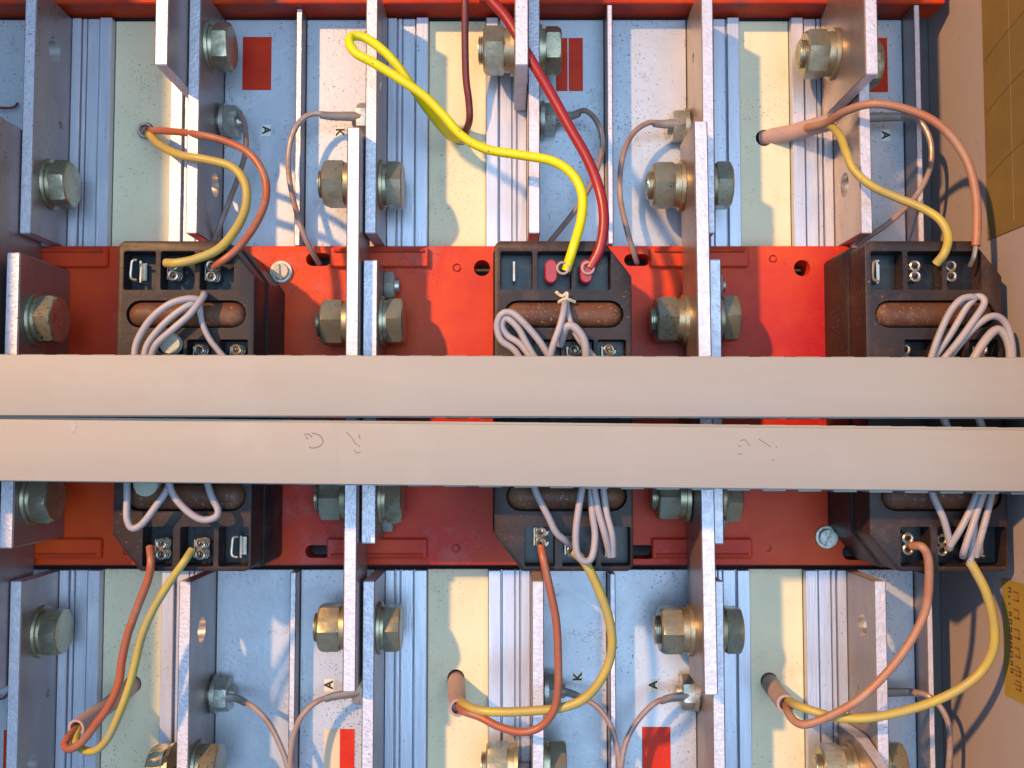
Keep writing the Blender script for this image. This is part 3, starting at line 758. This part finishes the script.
# upper right
cable('salmon_wire', 'dusty salmon wire arching over the right rails to the right black module',
      [(806, 128, 40), (826, 123, 60), (846, 111, 92), (872, 104, 112), (902, 108, 120), (932, 120, 126), (954, 140, 130), (969, 166, 134), (976, 196, 138), (977, 226, 142), (976, 246, 144)], 3.8, M_WS,
      tail=[(976, 244, 144), (974, 256, 144), (970, 266, 138)])
cable('yellow_wire', 'yellow wire dropping from the sleeve end to the right black module',
      [(808, 128, 38), (828, 125, 56), (840, 136, 84), (846, 152, 98), (854, 170, 106), (872, 186, 112), (898, 198, 118), (922, 208, 126), (940, 220, 134), (948, 236, 140), (945, 252, 144), (936, 264, 138)], 3.8, M_WYO)
# lower left
cable('orange_wire', 'orange wire hanging from the left black module down to the lower left sleeve',
      [(150, 547, 136), (151, 562, 144), (148, 580, 142), (138, 606, 138), (128, 634, 134), (122, 660, 132), (119, 682, 130), (110, 704, 128), (96, 724, 124), (82, 742, 118), (70, 749, 112), (65, 745, 106), (68, 738, 100), (78, 727, 84), (92, 714, 60)], 3.5, M_WO)
cable('yellow_wire', 'yellow wire hanging from the left black module down to the lower left sleeve',
      [(192, 550, 136), (184, 562, 144), (170, 582, 142), (153, 610, 138), (142, 636, 134), (136, 660, 132), (130, 684, 130), (120, 712, 128), (108, 738, 122), (96, 750, 116), (84, 750, 108), (76, 742, 100), (80, 728, 84), (92, 714, 60)], 3.4, M_WYO)
# lower middle
cable('salmon_wire', 'orange-red wire hanging from the middle black module to the lower middle sleeve',
      [(541, 546, 136), (544, 562, 142), (550, 590, 140), (556, 620, 136), (558, 655, 132), (558, 690, 128), (553, 712, 124), (540, 727, 120), (522, 732, 118), (500, 727, 114), (480, 717, 108), (462, 710, 96), (458, 700, 60)], 3.5, M_WO)
cable('yellow_wire', 'yellow wire curving from the middle black module to the lower middle sleeve',
      [(574, 552, 136), (586, 564, 144), (598, 588, 142), (608, 615, 138), (612, 640, 134), (609, 662, 130), (598, 684, 128), (582, 700, 124), (560, 708, 120), (530, 711, 116), (500, 712, 112), (478, 710, 106), (464, 704, 92), (458, 698, 60)], 4.0, M_WYO)
# lower right
cable('salmon_wire', 'dusty salmon and red wire hanging from the right black module to the lower right sleeve',
      [(912, 546, 136), (922, 547, 146), (928, 558, 146), (929, 580, 142), (926, 608, 138), (916, 632, 136), (899, 658, 134), (880, 680, 130), (858, 700, 126), (832, 715, 118), (808, 724, 110), (796, 722, 102), (788, 712, 88), (785, 700, 56)], 3.7, M_WS)
cable('yellow_wire', 'yellow wire bowing out past the right black module down to the lower right sleeve',
      [(970, 562, 144), (976, 572, 144), (986, 592, 144), (993, 618, 142), (994, 645, 138), (984, 668, 132), (964, 686, 128), (935, 701, 124), (900, 712, 122), (866, 718, 118), (835, 717, 112), (810, 710, 104), (794, 704, 90), (785, 698, 56)], 4.0, M_WYO)

# thin clear-sleeved gate wires with lugs
def gate_wire(label, nutp, side, lug, pts, parent, r=2.7):
    """nutp: (X of fin face, image y, z)"""
    fx, iy, z = nutp
    y = I(512, iy, z).y
    small_nut(parent, fx+side*2.4, y, z, side)
    P = IP(pts)
    t = thing('gate_wire', label, 'wire', tuple(P[len(P)//2]), 'thin lugged gate wires')
    # ring lug clamped against the fin, barrel bent outwards
    bm = bmesh.new(); xx = sorted((fx+side*.05, fx+side*2.2))
    cyl(bm, (y, z), 13.5, xx[0], xx[1], 20, 'x')
    a = Vector((fx+side*1.4, y, z+8)); b = P[0]
    obj('ring_lug', bm, M_TIN, t)
    obj('crimp_barrel', tube([a, a*.5+b*.5+Vector((0, 0, 1)), b, b*.4+P[1]*.6], 5.2, 5, 10, squash=.8, r_end=3.6), M_LUG, t)
    obj('insulation', tube(P, r, 12, 10), M_WC, t)
    return t
gate_wire('thin wire curling from the upper left rail down behind the left module', (221, 122, 14), 1, None,
          [(238, 113, 26), (244, 122, 34), (246, 148, 36), (240, 172, 34), (228, 205, 32), (214, 240, 34), (205, 256, 40)], rails[0, 0, 'B'])
gate_wire('thin wire arching from its lug beside letter K down to the red board', (375.5, 120, 14), -1, None,
          [(332, 116, 30), (312, 114, 36), (298, 124, 38), (290, 145, 38), (289, 175, 38), (296, 210, 40), (306, 240, 42), (318, 262, 26), (320, 263, 10)], rails[0, 1, 'A'])
gate_wire('thin wire curling from its lug behind the red cable down behind the middle black module', (538, 120, 14), 1, None,
          [(570, 116, 26), (586, 111, 34), (599, 126, 38), (602, 150, 38), (592, 182, 38), (574, 212, 36), (550, 242, 38), (540, 258, 44)], rails[0, 1, 'B'])
gate_wire('thin wire arching over the plain sunlit silver plate into the board slot', (689, 127, 16), -1, None,
          [(662, 124, 30), (648, 123, 36), (632, 135, 38), (622, 160, 38), (620, 195, 38), (627, 230, 42), (636, 260, 26), (637, 262, 10)], rails[0, 2, 'A'])
gate_wire('thin wire running from its lug behind the salmon wire down behind the right black module', (845.5, 121, 14), 1, None,
          [(900, 117, 26), (918, 120, 38), (930, 140, 44), (930, 168, 46), (916, 196, 46), (890, 222, 44), (864, 240, 42), (850, 252, 44)], rails[0, 2, 'B'])
gate_wire('thin wire curving right from its lug in the lower row left of the first divider', (221, 694, 14), 1, None,
          [(236, 698, 26), (252, 706, 36), (268, 722, 40), (280, 745, 42), (288, 768, 42), (292, 800, 40)], rails[1, 0, 'B'])
gate_wire('thin wire curving left beside the narrow red and beige stickers', (376.5, 688, 14), -1, None,
          [(335, 696, 30), (318, 701, 36), (302, 716, 40), (293, 738, 42), (290, 768, 42), (289, 800, 40)], rails[1, 1, 'A'])
gate_wire('thin wire curving right from its lug under the lower letter K', (541, 690, 14), 1, None,
          [(566, 692, 26), (584, 698, 36), (602, 712, 40), (614, 735, 42), (620, 768, 42), (622, 800, 40)], rails[1, 1, 'B'])
gate_wire('thin wire curving left from its lug beside the broad red sticker', (693, 692, 16), -1, None,
          [(670, 698, 30), (655, 703, 36), (638, 720, 40), (626, 742, 42), (621, 768, 42), (620, 800, 40)], rails[1, 2, 'A'])
gate_wire('thin wire curling toward the side wall at the lower right', (851.5, 690, 14), 1, None,
          [(908, 692, 22), (924, 694, 36), (938, 704, 44), (948, 722, 48), (950, 745, 48), (948, 775, 46), (946, 800, 44)], rails[1, 2, 'B'])
for (lab, pts) in (('thin dark wire end crossing the silver plate at the left picture edge, upper row', [(-30, 106, 14), (5, 108, 12), (14, 107, 10), (18, 103, 8)]),
                   ('thin dark wire end crossing the silver plate at the left picture edge, lower row', [(-30, 700, 14), (0, 699, 12), (6, 696, 10), (9, 692, 8)])):
    P = IP(pts); obj('gate_wire', tube(P, 1.3, 8, 8), M_WBR, label=lab, cat='wire', p=tuple(P[2]))

# lilac-grey signal wires at the modules
GW = 'lilac grey signal wires round the modules'
def grey(label, pts, r=3.0): return cable('grey_wire', label, pts, r, M_WG, 'wire', 10, group=GW)
Z = 150
grey('outermost grey wire arching over the brown bar of the left module', [(134, 362, Z), (137, 342, Z), (150, 320, Z+4), (168, 305, Z+5), (186, 299, Z+4), (199, 300, Z), (196, 306, 142)])
grey('second grey wire arching over the brown bar of the left module', [(143, 362, Z), (148, 344, Z+1), (162, 326, Z+3), (178, 312, Z+3), (192, 304, Z+2), (198, 306, 142)])
grey('straight grey wire rising to the tie point of the left module', [(150, 362, Z), (156, 345, Z+6), (172, 330, Z+8), (190, 314, Z+7), (203, 297, Z+1), (204, 294, 140)])
grey('short grey wire dropping from the tie point across the left brown bar', [(200, 306, 146), (202, 322, 147), (209, 338, 146), (218, 350, 144), (230, 364, 142)], 2.6)
grey('grey wire bent into a V below the ducts on the left module', [(127, 470, Z), (127, 500, Z+2), (127, 518, Z+4), (132, 528, Z+4), (142, 524, Z+4), (156, 506, Z+4), (167, 490, Z+3), (175, 470, Z)])
grey('grey wire bent into a hook below the ducts on the left module', [(166, 470, Z+8), (172, 492, Z+8), (184, 508, Z+8), (200, 519, Z+7), (214, 518, Z+6), (218, 510, Z+5), (211, 495, Z+4), (204, 470, Z)])
grey('outer grey loop at the left of the middle module', [(528, 372, Z), (515, 351, Z), (501, 340, Z+1), (497, 325, Z+2), (502, 314, Z+4), (512, 313, Z+5), (524, 323, Z+6), (540, 342, Z+4), (554, 365, Z)])
grey('inner grey loop at the left of the middle module', [(540, 372, Z), (522, 346, Z-1), (508, 336, Z-2), (502, 326, Z), (506, 318, Z+2), (518, 328, Z+2), (528, 346, Z+1), (540, 366, Z)])
grey('grey wire rising from the ducts to the lacing tie on the middle module', [(548, 368, Z), (553, 346, Z+5), (560, 326, Z+6), (564, 310, Z+2), (565, 300, 141)])
grey('grey wire falling from the lacing tie to the ducts on the middle module', [(566, 301, 142), (569, 318, Z), (576, 334, Z+1), (586, 348, Z), (604, 368, 144)], 2.7)
grey('thicker pale grey wire bending into the ducts on the middle module', [(560, 345, 142), (566, 328, Z+4), (574, 327, Z+6), (583, 338, Z+5), (586, 352, Z+3), (586, 370, Z)], 3.6)
grey('grey wire slanting from the ducts to the second lower terminal of the middle module', [(530, 468, Z), (536, 492, Z+2), (548, 516, Z+2), (556, 532, Z), (566, 541, 144), (572, 546, 134)])
grey('first grey loop hanging below the ducts on the middle module', [(586, 468, Z+6), (580, 500, Z+8), (576, 530, Z+9), (577, 552, Z+8), (584, 561, Z+7), (592, 557, Z+5), (595, 535, Z+3), (592, 510, Z+2), (590, 470, Z)])
grey('second grey wire hanging below the ducts on the middle module', [(591, 468, Z+4), (597, 505, Z+4), (605, 535, Z+2), (610, 556, 142)])
grey('third grey wire hanging below the ducts on the middle module', [(601, 468, Z+1), (606, 510, Z+1), (612, 535, Z), (613, 556, 142)])
grey('leftmost grey loop rising over the right module', [(928, 368, Z), (938, 338, Z+4), (950, 312, Z+6), (962, 299, Z+7), (974, 298, Z+6), (966, 308, Z+3), (950, 335, Z), (930, 364, Z-2)])
grey('tall grey loop crossing the brown bar of the right module', [(938, 366, Z+6), (958, 342, Z+8), (974, 320, Z+8), (984, 304, Z+8), (981, 297, Z+6), (972, 298, Z+2), (960, 305, 146)])
grey('broad grey loop at the right of the right module', [(938, 374, Z+4), (958, 346, Z+4), (978, 324, Z+6), (994, 316, Z+6), (1006, 324, Z+4), (1012, 345, Z+2), (1013, 372, Z)])
grey('thick grey wire arching down at the right end of the right module', [(972, 362, Z+2), (984, 342, Z+2), (996, 330, Z), (1005, 335, Z), (1010, 350, Z), (1010, 372, Z)], 3.8)
grey('grey wire slanting from the ducts to the lower terminals of the right module', [(926, 474, Z), (934, 498, Z+1), (944, 520, Z), (950, 545, 144), (948, 549, 134)])
grey('grey wire slanting left from the ducts above the yellow wire of the right module', [(984, 474, Z+2), (972, 506, Z+3), (960, 530, Z+2), (950, 546, 146)])
grey('grey wire bent in a narrow loop at the lower right of the right module', [(990, 474, Z+6), (976, 515, Z+6), (965, 548, Z+5), (963, 556, 144)])
grey('rightmost grey wire hanging below the ducts on the right module', [(996, 474, Z+2), (988, 510, Z+3), (980, 540, Z+2), (976, 556, 145)])
grey('pale grey wire joining the top of the lower right yellow wire', [(974, 510, Z-2), (974, 530, Z-1), (972, 548, 147), (970, 566, 144)])
# grey wires seen in the gap between the ducts
for (lab, a, b) in (('left grey wire seen in the gap between the ducts', (936, 400, 160), (954, 444, 160)), ('right grey wire seen in the gap between the ducts', (972, 400, 160), (988, 444, 160))):
    grey(lab, [a, ((a[0]+b[0])/2, (a[1]+b[1])/2, 162), b], 3.4)
# beige lacing tie
P = IP([(556, 292, 139), (562, 296, 142), (567, 293, 143), (566, 299, 143), (559, 302, 141), (566, 299, 144), (575, 302, 140)])
obj('lacing_cord', tube(P, 1.5, 6, 7), M_CORD, label='knotted beige lacing cord above the brown bar of the middle black module', cat='cord', p=tuple(P[2]))
# crimp at the mid loop ends (ring eyes of the red boots)
for x in (563, 588):
    p = I(x, 268, 141); bm = bmesh.new()
    pts = [(p.x+5*math.cos(a*math.pi/8), p.y+5*math.sin(a*math.pi/8), 141) for a in range(17)]
    tube(pts, 1.1, raw=True, seg=6, bm=bm); obj('boot_ring', bm, M_SLEEVE, m1)
